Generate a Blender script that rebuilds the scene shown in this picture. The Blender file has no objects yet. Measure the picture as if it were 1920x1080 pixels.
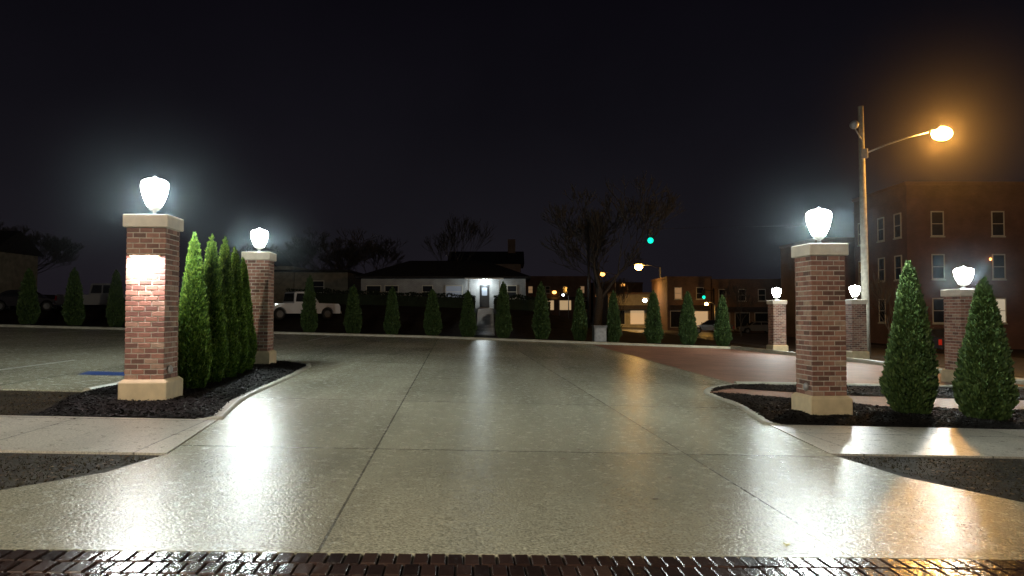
import bpy, bmesh, math, random
from mathutils import Vector, Matrix, noise as mnoise
from collections import deque
R=math.radians
scene=bpy.context.scene
scene.view_settings.view_transform='Standard'
scene.view_settings.look='None'
scene.view_settings.exposure=0
COL=scene.collection
YAW=R(4.5)

# ------------------------------------------------------------------ terrain
def sm(t):
    t=max(0.0,min(1.0,t)); return t*t*(3-2*t)
def rise(x,y):
    return 1.8*sm((y-45)/17.0)*(1-sm((x-1.0)/10.0))
def gz(x,y):
    return -0.032*max(-150,min(150,x))+rise(x,y)

# ------------------------------------------------------------------ nodes
def newmat(name):
    m=bpy.data.materials.new(name); m.use_nodes=True
    nt=m.node_tree; b=nt.nodes['Principled BSDF']
    return m,nt,b
def N(nt,t,**k):
    n=nt.nodes.new(t)
    for a,v in k.items(): setattr(n,a,v)
    return n
def ramp(nt,stops):
    r=N(nt,'ShaderNodeValToRGB'); e=r.color_ramp.elements
    while len(e)<len(stops): e.new(0.5)
    for i,(p,c) in enumerate(stops):
        e[i].position=p; e[i].color=(c[0],c[1],c[2],1)
    return r
def mat(name,col,rough=0.6,ns=4.0,var=0.25,bump=0.0,bs=40.0,metal=0.0,spec=0.5,coat=0.0):
    m,nt,b=newmat(name); L=nt.links
    tc=N(nt,'ShaderNodeTexCoord'); n=N(nt,'ShaderNodeTexNoise'); n.inputs['Scale'].default_value=ns; n.inputs['Detail'].default_value=4
    L.new(tc.outputs['Object'],n.inputs['Vector'])
    r=ramp(nt,[(0.3,tuple(c*(1-var) for c in col)),(0.7,tuple(min(1,c*(1+var)) for c in col))])
    L.new(n.outputs['Fac'],r.inputs['Fac']); L.new(r.outputs['Color'],b.inputs['Base Color'])
    b.inputs['Roughness'].default_value=rough; b.inputs['Metallic'].default_value=metal
    b.inputs['Specular IOR Level'].default_value=spec; b.inputs['Coat Weight'].default_value=coat
    if bump:
        n2=N(nt,'ShaderNodeTexNoise'); n2.inputs['Scale'].default_value=bs; n2.inputs['Detail'].default_value=3
        L.new(tc.outputs['Object'],n2.inputs['Vector'])
        bp=N(nt,'ShaderNodeBump'); bp.inputs['Strength'].default_value=bump; bp.inputs['Distance'].default_value=0.02
        L.new(n2.outputs['Fac'],bp.inputs['Height']); L.new(bp.outputs['Normal'],b.inputs['Normal'])
    return m
def emis(name,col,s):
    m,nt,b=newmat(name)
    b.inputs['Base Color'].default_value=(col[0]*.5,col[1]*.5,col[2]*.5,1); b.inputs['Emission Color'].default_value=(*col,1); b.inputs['Emission Strength'].default_value=s
    return m
def island_mat(name,stops,rough=0.6,bump=0.0,bs=60,spec=0.5):
    m,nt,b=newmat(name); L=nt.links
    g=N(nt,'ShaderNodeNewGeometry'); r=ramp(nt,stops); L.new(g.outputs['Random Per Island'],r.inputs['Fac'])
    tc=N(nt,'ShaderNodeTexCoord'); n=N(nt,'ShaderNodeTexNoise'); n.inputs['Scale'].default_value=bs*0.2; n.inputs['Detail'].default_value=3
    L.new(tc.outputs['Object'],n.inputs['Vector'])
    mx=N(nt,'ShaderNodeMix',data_type='RGBA',blend_type='MULTIPLY'); mx.inputs['Factor'].default_value=0.7
    r2=ramp(nt,[(0.3,(0.55,0.55,0.55)),(0.7,(1.0,1.0,1.0))]); L.new(n.outputs['Fac'],r2.inputs['Fac'])
    L.new(r.outputs['Color'],mx.inputs[6]); L.new(r2.outputs['Color'],mx.inputs[7]); L.new(mx.outputs[2],b.inputs['Base Color'])
    b.inputs['Roughness'].default_value=rough; b.inputs['Specular IOR Level'].default_value=spec
    if bump:
        n2=N(nt,'ShaderNodeTexNoise'); n2.inputs['Scale'].default_value=bs; n2.inputs['Detail'].default_value=3
        L.new(tc.outputs['Object'],n2.inputs['Vector'])
        bp=N(nt,'ShaderNodeBump'); bp.inputs['Strength'].default_value=bump; bp.inputs['Distance'].default_value=0.01
        L.new(n2.outputs['Fac'],bp.inputs['Height']); L.new(bp.outputs['Normal'],b.inputs['Normal'])
    return m
def brick_mat(name,c1,c2,mort,bw=0.21,bh=0.075,ms=0.009,rough=0.7,rot=0.0,flat=False,bump=0.5,wet=0.0):
    m,nt,b=newmat(name); L=nt.links
    tc=N(nt,'ShaderNodeTexCoord')
    if flat:
        mp=N(nt,'ShaderNodeMapping'); mp.inputs['Rotation'].default_value=(0,0,rot); L.new(tc.outputs['Object'],mp.inputs['Vector']); vec=mp.outputs['Vector']
    else:
        s=N(nt,'ShaderNodeSeparateXYZ'); L.new(tc.outputs['Object'],s.inputs[0])
        a=N(nt,'ShaderNodeMath',operation='ADD'); L.new(s.outputs[0],a.inputs[0]); L.new(s.outputs[1],a.inputs[1])
        c=N(nt,'ShaderNodeCombineXYZ'); L.new(a.outputs[0],c.inputs[0]); L.new(s.outputs[2],c.inputs[1]); vec=c.outputs[0]
    bt=N(nt,'ShaderNodeTexBrick'); bt.inputs['Scale'].default_value=1; bt.inputs['Brick Width'].default_value=bw; bt.inputs['Row Height'].default_value=bh
    bt.inputs['Mortar Size'].default_value=ms; bt.inputs['Color1'].default_value=(*c1,1); bt.inputs['Color2'].default_value=(*c2,1); bt.inputs['Mortar'].default_value=(*mort,1)
    L.new(vec,bt.inputs['Vector'])
    n=N(nt,'ShaderNodeTexNoise'); n.inputs['Scale'].default_value=0.8; n.inputs['Detail'].default_value=6; L.new(tc.outputs['Object'],n.inputs['Vector'])
    r2=ramp(nt,[(0.3,(0.55,0.55,0.55)),(0.7,(1.1,1.1,1.1))]); L.new(n.outputs['Fac'],r2.inputs['Fac'])
    mx=N(nt,'ShaderNodeMix',data_type='RGBA',blend_type='MULTIPLY'); mx.inputs['Factor'].default_value=0.8
    L.new(bt.outputs['Color'],mx.inputs[6]); L.new(r2.outputs['Color'],mx.inputs[7]); L.new(mx.outputs[2],b.inputs['Base Color'])
    b.inputs['Roughness'].default_value=rough
    bp=N(nt,'ShaderNodeBump'); bp.invert=True; bp.inputs['Strength'].default_value=bump; bp.inputs['Distance'].default_value=0.01
    L.new(bt.outputs['Fac'],bp.inputs['Height']); L.new(bp.outputs['Normal'],b.inputs['Normal'])
    return m
def concrete_mat(name,col,joints=True,offx=-0.84,spx=3.45,offy=8.2,spy=4.3,r0=0.235,r1=0.29,jw=0.010,bmp=0.40,grain=0.9):
    m,nt,b=newmat(name); L=nt.links
    tc=N(nt,'ShaderNodeTexCoord')
    mp=N(nt,'ShaderNodeMapping'); mp.inputs['Rotation'].default_value=(0,0,-YAW); L.new(tc.outputs['Object'],mp.inputs['Vector'])
    s=N(nt,'ShaderNodeSeparateXYZ'); L.new(mp.outputs[0],s.inputs[0])
    n=N(nt,'ShaderNodeTexNoise'); n.inputs['Scale'].default_value=0.3; n.inputs['Detail'].default_value=5; n.inputs['Roughness'].default_value=0.55; L.new(mp.outputs[0],n.inputs['Vector'])
    r=ramp(nt,[(0.3,tuple(c*0.80 for c in col)),(0.5,col),(0.72,tuple(c*1.10 for c in col))]); L.new(n.outputs['Fac'],r.inputs['Fac'])
    mp2=N(nt,'ShaderNodeMapping'); mp2.inputs['Scale'].default_value=(2.2,0.14,1); mp2.inputs['Rotation'].default_value=(0,0,R(-12)); L.new(tc.outputs['Object'],mp2.inputs['Vector'])
    n3=N(nt,'ShaderNodeTexNoise'); n3.inputs['Scale'].default_value=1.0; n3.inputs['Detail'].default_value=4; n3.inputs['Distortion'].default_value=0.5; L.new(mp2.outputs[0],n3.inputs['Vector'])
    r3=ramp(nt,[(0.35,(0.80,0.80,0.80)),(0.6,(1,1,1))]); L.new(n3.outputs['Fac'],r3.inputs['Fac'])
    mx=N(nt,'ShaderNodeMix',data_type='RGBA',blend_type='MULTIPLY'); mx.inputs['Factor'].default_value=0.8
    L.new(r.outputs['Color'],mx.inputs[6]); L.new(r3.outputs['Color'],mx.inputs[7])
    n5=N(nt,'ShaderNodeTexNoise'); n5.inputs['Scale'].default_value=48; n5.inputs['Detail'].default_value=4; n5.inputs['Roughness'].default_value=0.7; L.new(mp.outputs[0],n5.inputs['Vector'])
    r5=ramp(nt,[(0.36,(0.40,0.40,0.40)),(0.5,(0.95,0.95,0.95)),(0.66,(1.45,1.45,1.45))]); L.new(n5.outputs['Fac'],r5.inputs['Fac'])
    mx2=N(nt,'ShaderNodeMix',data_type='RGBA',blend_type='MULTIPLY'); mx2.inputs['Factor'].default_value=grain
    L.new(mx.outputs[2],mx2.inputs[6]); L.new(r5.outputs['Color'],mx2.inputs[7]); colout=mx2.outputs[2]
    if joints:
        outs=[]; 
        for ax,off,sp in ((0,offx,spx),(1,offy,spy)):
            a=N(nt,'ShaderNodeMath',operation='SUBTRACT'); L.new(s.outputs[ax],a.inputs[0]); a.inputs[1].default_value=off
            d=N(nt,'ShaderNodeMath',operation='DIVIDE'); L.new(a.outputs[0],d.inputs[0]); d.inputs[1].default_value=sp
            p=N(nt,'ShaderNodeMath',operation='PINGPONG'); L.new(d.outputs[0],p.inputs[0]); p.inputs[1].default_value=0.5
            l=N(nt,'ShaderNodeMath',operation='LESS_THAN'); L.new(p.outputs[0],l.inputs[0]); l.inputs[1].default_value=jw*(1 if ax==0 else 1.8)/sp
            outs.append((l,d))
        mxx=N(nt,'ShaderNodeMath',operation='MAXIMUM'); L.new(outs[0][0].outputs[0],mxx.inputs[0]); L.new(outs[1][0].outputs[0],mxx.inputs[1])
        cv=N(nt,'ShaderNodeCombineXYZ')
        for i in (0,1):
            f=N(nt,'ShaderNodeMath',operation='FLOOR'); L.new(outs[i][1].outputs[0],f.inputs[0]); L.new(f.outputs[0],cv.inputs[i])
        wn=N(nt,'ShaderNodeTexWhiteNoise'); L.new(cv.outputs[0],wn.inputs['Vector'])
        rr=ramp(nt,[(0,(0.80,0.80,0.80)),(1,(1.06,1.06,1.06))]); L.new(wn.outputs['Value'],rr.inputs['Fac'])
        m3=N(nt,'ShaderNodeMix',data_type='RGBA',blend_type='MULTIPLY'); m3.inputs['Factor'].default_value=1
        L.new(colout,m3.inputs[6]); L.new(rr.outputs['Color'],m3.inputs[7])
        jf=N(nt,'ShaderNodeMath',operation='MULTIPLY'); L.new(mxx.outputs[0],jf.inputs[0]); jf.inputs[1].default_value=0.8
        m4=N(nt,'ShaderNodeMix',data_type='RGBA'); L.new(jf.outputs[0],m4.inputs['Factor']); L.new(m3.outputs[2],m4.inputs[6]); m4.inputs[7].default_value=(0.07,0.065,0.05,1)
        colout=m4.outputs[2]
    L.new(colout,b.inputs['Base Color'])
    n4=N(nt,'ShaderNodeTexNoise'); n4.inputs['Scale'].default_value=9; n4.inputs['Detail'].default_value=4; n4.inputs['Roughness'].default_value=0.8; L.new(mp.outputs[0],n4.inputs['Vector'])
    mr=N(nt,'ShaderNodeMapRange'); mr.inputs[1].default_value=0.3; mr.inputs[2].default_value=0.7; mr.inputs[3].default_value=r0; mr.inputs[4].default_value=r1
    L.new(n4.outputs['Fac'],mr.inputs[0]); L.new(mr.outputs[0],b.inputs['Roughness'])
    n7=N(nt,'ShaderNodeTexNoise'); n7.inputs['Scale'].default_value=42; n7.inputs['Detail'].default_value=2; n7.inputs['Roughness'].default_value=0.6; L.new(mp.outputs[0],n7.inputs['Vector'])
    ms=N(nt,'ShaderNodeMapRange'); ms.inputs[1].default_value=0.42; ms.inputs[2].default_value=0.62; ms.inputs[3].default_value=0.12; ms.inputs[4].default_value=0.85
    L.new(n7.outputs['Fac'],ms.inputs[0]); L.new(ms.outputs[0],b.inputs['Specular IOR Level'])
    n2=N(nt,'ShaderNodeTexNoise'); n2.inputs['Scale'].default_value=48; n2.inputs['Detail'].default_value=2; L.new(mp.outputs[0],n2.inputs['Vector'])
    bp=N(nt,'ShaderNodeBump'); bp.inputs['Strength'].default_value=bmp; bp.inputs['Distance'].default_value=0.012
    L.new(n2.outputs['Fac'],bp.inputs['Height']); L.new(bp.outputs['Normal'],b.inputs['Normal'])
    return m

M={}
M['drive']=concrete_mat('wet_concrete',(0.52,0.51,0.385))
M['walk']=concrete_mat('sidewalk_concrete',(0.64,0.60,0.51),offx=0,spx=1.6,offy=9.9,spy=40,r0=0.26,r1=0.32,grain=.6,bmp=.35)
M['kerb']=mat('kerb_concrete',(0.48,0.47,0.38),0.4,3,0.2,0.3,60)
M['stone']=mat('cast_stone',(0.66,0.54,0.34),0.65,5,0.12,0.25,90)
M['capstone']=mat('cap_stone',(0.66,0.60,0.50),0.6,5,0.10,0.2,90)
M['mortar']=mat('mortar',(0.50,0.45,0.38),0.85,10,0.2,0.4,80)
M['brick']=island_mat('pillar_brick',[(0,(0.14,0.075,0.055)),(0.3,(0.26,0.12,0.09)),(0.6,(0.36,0.17,0.12)),(0.85,(0.41,0.23,0.165)),(1,(0.45,0.32,0.23))],0.65,0.5,60)
M['paver']=brick_mat('red_pavers',(0.40,0.19,0.11),(0.30,0.14,0.085),(0.16,0.11,0.08),0.2,0.1,0.008,0.62,-YAW+R(45),True,0.5)
M['bstreet']=island_mat('street_brick',[(0,(0.022,0.014,0.012)),(0.5,(0.045,0.025,0.02)),(1,(0.075,0.045,0.035))],0.2,0.35,30)
M['bgap']=mat('paving_gap',(0.01,0.009,0.008),0.6,10,0.3)
M['mulch']=mat('black_mulch',(0.010,0.009,0.0085),0.85,30,0.7,1.0,60,spec=0.15)
M['chips']=island_mat('mulch_chips',[(0,(0.005,0.004,0.004)),(0.7,(0.013,0.011,0.010)),(1,(0.030,0.026,0.023))],0.6,spec=0.25)
M['ground']=mat('damp_soil_grass',(0.030,0.024,0.015),0.8,1.5,0.5,0.9,18,spec=0.2)
M['asphalt']=mat('asphalt',(0.05,0.048,0.045),0.4,2,0.3,0.4,70)
M['trunk']=mat('bark',(0.075,0.065,0.055),0.9,12,0.4)
M['leaf']=island_mat('arborvitae_foliage_lit',[(0,(0.05,0.11,0.02)),(0.4,(0.11,0.21,0.03)),(0.75,(0.21,0.34,0.045)),(1,(0.35,0.47,0.08))],0.55,spec=0.3)  # leaf colour brightened to stand for lamp light on the row
M['leafshaded']=island_mat('arborvitae_foliage_shaded',[(0,(0.03,0.06,0.02)),(0.6,(0.06,0.11,0.03)),(1,(0.12,0.18,0.05))],0.55,spec=0.3)  # darker copy of the foliage, shade put into its colour
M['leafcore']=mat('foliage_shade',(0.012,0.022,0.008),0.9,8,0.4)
M['metal']=mat('dark_metal',(0.03,0.03,0.032),0.4,8,0.2,metal=0.6)
M['grey']=mat('grey_metal',(0.30,0.30,0.30),0.45,8,0.2,metal=0.3)
M['dgrey']=mat('cabinet_metal',(0.16,0.16,0.16),0.5,8,0.2)
M['polewood']=mat('weathered_pole',(0.36,0.33,0.27),0.7,6,0.25,0.4,40)
M['white']=mat('white_paint',(0.75,0.75,0.73),0.35,3,0.06)
M['whitebrick']=brick_mat('painted_brick',(0.44,0.44,0.43),(0.38,0.38,0.38),(0.28,0.28,0.28),0.3,0.1,0.01)
M['roof']=mat('shingles',(0.030,0.028,0.028),0.8,6,0.4,0.4,20,spec=.2)
M['redbrick']=brick_mat('apartment_brick',(0.20,0.085,0.055),(0.15,0.06,0.042),(0.17,0.115,0.085))
M['brownbrick']=brick_mat('shop_brick',(0.20,0.11,0.065),(0.14,0.075,0.05),(0.14,0.11,0.09))
M['siding']=mat('pale_siding',(0.22,0.20,0.15),0.7,2,0.3)
M['trim']=mat('cream_trim',(0.55,0.51,0.42),0.5,4,0.08)
M['glass']=mat('dark_glass',(0.02,0.022,0.026),0.06,3,0.3)
M['litglass']=emis('lit_window',(1.0,0.85,0.6),0.35)
M['dimglass']=emis('dim_window',(0.45,0.5,0.6),0.12)
M['tyre']=mat('rubber',(0.02,0.02,0.02),0.8,20,0.2)
M['chrome']=mat('chrome',(0.6,0.6,0.6),0.2,5,0.05,metal=1.0)
M['tail']=mat('tail_lens',(0.35,0.02,0.02),0.15,5,0.1)
M['taillit']=emis('tail_lit',(1.0,0.05,0.02),0.08)
M['headlens']=mat('head_lens',(0.6,0.62,0.65),0.1,5,0.1)
M['carwhite']=mat('white_car_paint',(0.66,0.67,0.69),0.25,3,0.04,coat=0.6)
M['carsilver']=mat('silver_car_paint',(0.25,0.25,0.25),0.3,3,0.05,metal=0.5,coat=0.5)
M['cardark']=mat('dark_car_paint',(0.03,0.03,0.035),0.2,3,0.1,coat=0.6)
M['blue']=mat('blue_parking_paint',(0.025,0.075,0.30),0.6,10,0.25)
M['line']=mat('worn_white_paint',(0.60,0.60,0.55),0.5,9,0.2)
M['globe']=emis('lamp_globe',(0.90,1.0,0.97),360)
M['globe2']=emis('lamp_lid_glow',(0.90,1.0,0.97),60)
M['sodium']=emis('sodium_lens',(1.0,0.47,0.09),560)
M['amber']=emis('amber_lamp',(1.0,0.42,0.09),6)
M['amberbig']=emis('amber_lamp_near',(1.0,0.50,0.10),90)
M['ledwhite']=emis('white_led',(0.9,0.97,1.0),12)
M['green']=emis('green_signal',(0.0,0.75,0.45),2.2)
M['teal']=emis('teal_lamp',(0.05,0.8,0.7),2)
M['leafy']=mat('yellow_leaf',(0.42,0.36,0.05),0.6,20,0.2)
M['leafb']=mat('brown_leaf',(0.08,0.045,0.02),0.6,20,0.3)
M['steps']=mat('wet_step_concrete',(.022,.025,.032),.16,4,.2,.3,14)

# ------------------------------------------------------------------ mesh builder
class MB:
    def __init__(s): s.v=[]; s.f=[]; s.m=[]; s.mats=[]
    def mi(s,m):
        if m not in s.mats: s.mats.append(m)
        return s.mats.index(m)
    def add(s,vs,fs,m):
        o=len(s.v); k=s.mi(m); s.v.extend([tuple(v) for v in vs])
        for f in fs: s.f.append(tuple(o+i for i in f)); s.m.append(k)
    def box(s,x0,x1,y0,y1,z0,z1,m,ch=0.0):
        if ch<=0:
            s.add([(x0,y0,z0),(x1,y0,z0),(x1,y1,z0),(x0,y1,z0),(x0,y0,z1),(x1,y0,z1),(x1,y1,z1),(x0,y1,z1)],
              [(0,3,2,1),(4,5,6,7),(0,1,5,4),(1,2,6,5),(2,3,7,6),(3,0,4,7)],m)
        else:
            c=ch
            def ring(z,i,cc):
                return [(x0+i+cc,y0+i,z),(x1-i-cc,y0+i,z),(x1-i,y0+i+cc,z),(x1-i,y1-i-cc,z),(x1-i-cc,y1-i,z),(x0+i+cc,y1-i,z),(x0+i,y1-i-cc,z),(x0+i,y0+i+cc,z)]
            rs=[ring(z0,c*.7,c*.5),ring(z0+c,0,c),ring(z1-c,0,c),ring(z1,c*.7,c*.5)]
            vs=[p for r in rs for p in r]; fs=[tuple(range(7,-1,-1)),tuple(range(24,32))]
            for k in range(3):
                for j in range(8):
                    a=k*8+j; b2=k*8+(j+1)%8; fs.append((a,b2,b2+8,a+8))
            s.add(vs,fs,m)
    def lathe(s,prof,m,seg=24,c=(0,0,0)):
        vs=[];fs=[]
        for (r,z) in prof:
            for j in range(seg):
                a=2*math.pi*j/seg; vs.append((c[0]+r*math.cos(a),c[1]+r*math.sin(a),c[2]+z))
        for k in range(len(prof)-1):
            for j in range(seg):
                a=k*seg+j; b=k*seg+(j+1)%seg; fs.append((a,b,b+seg,a+seg))
        fs.append(tuple(range(seg-1,-1,-1))); n=(len(prof)-1)*seg; fs.append(tuple(range(n,n+seg)))
        s.add(vs,fs,m)
    def tube(s,pts,rad,m,seg=8,cap=True):
        pts=[Vector(p) for p in pts]; vs=[];fs=[]
        for i,p in enumerate(pts):
            d=(pts[min(i+1,len(pts)-1)]-pts[max(i-1,0)]).normalized()
            u=d.cross(Vector((0.13,0.97,0.2))); 
            if u.length<0.1: u=d.cross(Vector((1,0,0)))
            u.normalize(); w=d.cross(u)
            for j in range(seg):
                a=2*math.pi*j/seg; vs.append(p+(u*math.cos(a)+w*math.sin(a))*rad[i])
        for k in range(len(pts)-1):
            for j in range(seg):
                a=k*seg+j; b=k*seg+(j+1)%seg; fs.append((a,b,b+seg,a+seg))
        if cap:
            fs.append(tuple(range(seg-1,-1,-1))); n=(len(pts)-1)*seg; fs.append(tuple(range(n,n+seg)))
        s.add(vs,fs,m)
    def ell(s,c,r,m,seg=16,rings=10):
        prof=[(max(0.001,math.sin(math.pi*i/rings)),-math.cos(math.pi*i/rings)) for i in range(rings+1)]
        vs=[];fs=[]
        for (q,z) in prof:
            for j in range(seg):
                a=2*math.pi*j/seg; vs.append((c[0]+r[0]*q*math.cos(a),c[1]+r[1]*q*math.sin(a),c[2]+r[2]*z))
        for k in range(rings):
            for j in range(seg):
                a=k*seg+j; b=k*seg+(j+1)%seg; fs.append((a,b,b+seg,a+seg))
        s.add(vs,fs,m)
    def prism(s,poly,y0,y1,m,axis='y'):
        n=len(poly)
        if axis=='y': vs=[(p[0],y0,p[1]) for p in poly]+[(p[0],y1,p[1]) for p in poly]
        else: vs=[(y0,p[0],p[1]) for p in poly]+[(y1,p[0],p[1]) for p in poly]
        fs=[tuple(range(n)),tuple(range(2*n-1,n-1,-1))]+[(i,i+n,(i+1)%n+n,(i+1)%n) for i in range(n)]
        s.add(vs,fs,m)
    def obj(s,name,parent=None,loc=(0,0,0),rot=(0,0,0),smooth=False,bevel=0.0):
        me=bpy.data.meshes.new(name); me.from_pydata(s.v,[],s.f)
        for mm in s.mats: me.materials.append(mm)
        me.polygons.foreach_set('material_index',s.m)
        if smooth: me.polygons.foreach_set('use_smooth',[True]*len(me.polygons))
        bm=bmesh.new(); bm.from_mesh(me); bmesh.ops.recalc_face_normals(bm,faces=bm.faces)
        if bevel>0:
            es=[e for e in bm.edges if len(e.link_faces)==2 and e.calc_face_angle(0)>0.6]
            bmesh.ops.bevel(bm,geom=es,offset=bevel,segments=2,affect='EDGES',clamp_overlap=True)
        bm.to_mesh(me); bm.free()
        o=bpy.data.objects.new(name,me); COL.objects.link(o); o.location=loc; o.rotation_euler=rot
        if parent: o.parent=parent
        return o
def empty(name,loc,rz=0.0,label='',cat='',group=None,kind=None):
    e=bpy.data.objects.new(name,None); e.empty_display_size=0.3; COL.objects.link(e); e.location=loc; e.rotation_euler=(0,0,rz)
    tag(e,label,cat,group,kind); return e
def tag(o,label,cat,group=None,kind=None):
    if label: o['label']=label
    if cat: o['category']=cat
    if group: o['group']=group
    if kind: o['kind']=kind
def clone(o,loc=None,rz=None,scale=None,label=None,parent=None,top=True):
    c=o.copy(); COL.objects.link(c)
    if parent is not None: c.parent=parent
    if top:
        c.location=loc
        if rz is not None: c.rotation_euler=(0,0,rz)
        if scale is not None: c.scale=scale
        if label: c['label']=label
    for ch in list(o.children): clone(ch,parent=c,top=False)
    return c
def sheet(name,poly,h,m,thick=0):
    mb=MB(); n=len(poly)
    top=[(x,y,gz(x,y)+h) for x,y in poly]
    if thick:
        bot=[(x,y,z-thick) for x,y,z in top]
        mb.add(top+bot,[tuple(range(n))]+[(i,(i+1)%n,(i+1)%n+n,i+n) for i in range(n)],m)
    else: mb.add(top,[tuple(range(n))],m)
    o=mb.obj(name); tag(o,None,None,kind='structure'); 
    return o
def spline(pts,n=6):
    out=[]; P=[Vector((p[0],p[1],0)) for p in pts]
    for i in range(len(P)-1):
        p0=P[max(i-1,0)];p1=P[i];p2=P[i+1];p3=P[min(i+2,len(P)-1)]
        for k in range(n):
            t=k/n
            q=0.5*((2*p1)+(p2-p0)*t+(2*p0-5*p1+4*p2-p3)*t*t+(3*p1-p0-3*p2+p3)*t**3); out.append((q.x,q.y))
    out.append((P[-1].x,P[-1].y)); return out
def kerb(name,pts,w,h,m=None,roll=0.0):
    m=m or M['kerb']; mb=MB(); P=[Vector((p[0],p[1])) for p in pts]; vs=[];fs=[]
    prof=[(-w/2-roll,0.0),(-w/2-roll*.7,0.022),(-w/2-roll*.3,h*.6),(-w/2+0.03,h-0.01),(-w/2+0.06,h),(w/2-0.03,h),(w/2,h-0.03),(w/2,-0.05)]
    n=len(prof)
    for i,p in enumerate(P):
        d=(P[min(i+1,len(P)-1)]-P[max(i-1,0)]).normalized(); nn=Vector((-d.y,d.x))
        for (o,z) in prof:
            q=p+nn*o; vs.append((q.x,q.y,gz(q.x,q.y)+z))
    for i in range(len(P)-1):
        for j in range(n-1):
            a=i*n+j; fs.append((a,a+1,a+1+n,a+n))
    fs.append(tuple(range(n))); L=(len(P)-1)*n; fs.append(tuple(range(L,L+n)))
    mb.add(vs,fs,m); o=mb.obj(name,smooth=roll>0); tag(o,None,None,kind='structure'); return o

# ------------------------------------------------------------------ ground
def axis(lo,hi,fine_lo,fine_hi,step):
    cur=fine_lo; pre=[]; d=step
    while cur>lo: pre.append(cur); d*=1.7; cur-=d
    pts=[lo]+pre[::-1]
    v=fine_lo
    while v<fine_hi-1e-6: v+=step; pts.append(v)
    d=step
    while v<hi: d*=1.7; v+=d; pts.append(min(v,hi))
    return sorted(set(round(p,3) for p in pts))
xs=axis(-1500,1500,-60,60,2.0); ys=axis(-300,2500,-6,110,2.0)
mb=MB(); vs=[(x,y,gz(x,y)) for y in ys for x in xs]; nx=len(xs); fs=[]
for j in range(len(ys)-1):
    for i in range(nx-1): fs.append((j*nx+i,j*nx+i+1,(j+1)*nx+i+1,(j+1)*nx+i))
mb.add(vs,fs,M['ground']); g=mb.obj('ground',smooth=True); tag(g,None,None,kind='structure')

def ye(x): return 4.74+0.068*x
left_edge=spline([(-3.85,9.75),(-4.15,11.0),(-4.38,12.2),(-4.72,15.6),(-5.1,18.6)],5)
drive=[(-6.2,ye(-6.2)),(-5.0,5.05),(-4.05,5.86),(-3.6,6.6),(-3.46,7.5),(-3.85,9.75),(-4.3,12.1),(-7.05,12.35),(-60,8.2),(-60,33.8),(-26,37.2),(-5,40.8),(11.4,38.6),(13.7,28),(14,20),(14,19),(5.2,17.4),(4.0,15.4),(4.06,13.4),(3.85,11.4),(3.77,10.97),(3.7,8.7),(3.95,7.5),(4.53,6.55),(5.5,5.75),(6.9,ye(6.9))]
sheet('driveway',drive,0.02,M['drive'],0.05)
sheet('sidewalk',[(-3.87,9.75),(-3.48,7.5),(-60,3.06),(-60,5.3)],0.024,M['walk'],0.05)
sheet('sidewalk',[(3.79,10.97),(3.72,8.7),(60,13.1),(60,15.4)],0.024,M['walk'],0.05)
sheet('paver_area',[(4.15,38.3),(11.3,38.4),(13.6,28),(13.9,20),(13.9,18.95),(5.3,17.55)],0.026,M['paver'])
mb=MB(); random.seed(3)
mb.add([(-12,ye(-12)-9,gz(-12,0)+0.004),(14,ye(14)-9,gz(14,0)+0.004),(14,ye(14)-0.01,gz(14,0)+0.004),(-12,ye(-12)-0.01,gz(-12,0)+0.004)],[(0,1,2,3)],M['bgap'])
ca,sa=math.cos(math.atan(0.068)),math.sin(math.atan(0.068))
row=0; v=-0.01
while v>-1.7:
    u=-5.5+(row%2)*0.052+random.uniform(-.004,.004)
    while u<6.5:
        bw=0.095+random.uniform(-.002,.002); bd=0.186; tz=[random.uniform(-.0015,.0015) for _ in range(4)]; h0=0.022+random.uniform(-.0025,.0025)
        c=0.008
        def PT(a,b,z):
            x=a*ca-b*sa; y=4.74+a*sa+b*ca; return (x,y,gz(x,y)+z)
        u0,u1,v0,v1=u,u+bw,v-bd,v
        o=[PT(u0,v0,0.0),PT(u1,v0,0.0),PT(u1,v1,0.0),PT(u0,v1,0.0),
           PT(u0+.002,v0+.002,h0-c+tz[0]),PT(u1-.002,v0+.002,h0-c+tz[1]),PT(u1-.002,v1-.002,h0-c+tz[2]),PT(u0+.002,v1-.002,h0-c+tz[3]),
           PT(u0+c,v0+c,h0+tz[0]),PT(u1-c,v0+c,h0+tz[1]),PT(u1-c,v1-c,h0+tz[2]),PT(u0+c,v1-c,h0+tz[3])]
        mb.add(o,[(8,9,10,11),(4,5,9,8),(5,6,10,9),(6,7,11,10),(7,4,8,11),(0,1,5,4),(1,2,6,5),(2,3,7,6),(3,0,4,7)],M['bstreet'])
        u+=0.104
    v-=0.196; row+=1
o=mb.obj('brick_street',smooth=False); tag(o,None,None,kind='structure')
sheet('side_street',[(16.5,-5),(27,-5),(27,72),(16.5,72)],0.006,M['asphalt'])
sheet('cross_street',[(11.2,72),(120,72),(120,86),(11.2,86)],0.006,M['asphalt'])
sheet('side_street_pavement',[(14.6,19),(16.3,19),(16.3,70),(14.6,70)],0.01,M['asphalt'])
kerb('bed_kerb',left_edge[::-1],0.12,0.055,roll=0.26)
kerb('bed_kerb',[(-5.1,18.6),(-5.3,19.3),(-5.8,19.75),(-6.6,19.8),(-7.2,19.4),(-7.35,18.6),(-7.1,12.4)][::1],0.13,0.07)
kerb('bed_kerb',spline([(3.77,10.97),(3.9,12.0),(4.05,13.4),(4.0,14.6),(4.05,15.4),(4.4,16.4),(5.25,17.45)],5),0.13,0.05,roll=0.24)
kerb('bed_kerb',[(5.25,17.45),(9,18.1),(14.1,18.9)],0.15,0.10)
kerb('lot_kerb',[(-60,33.9),(-26,37.3),(-5,40.9),(11.5,38.7)],0.18,0.13)
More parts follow.
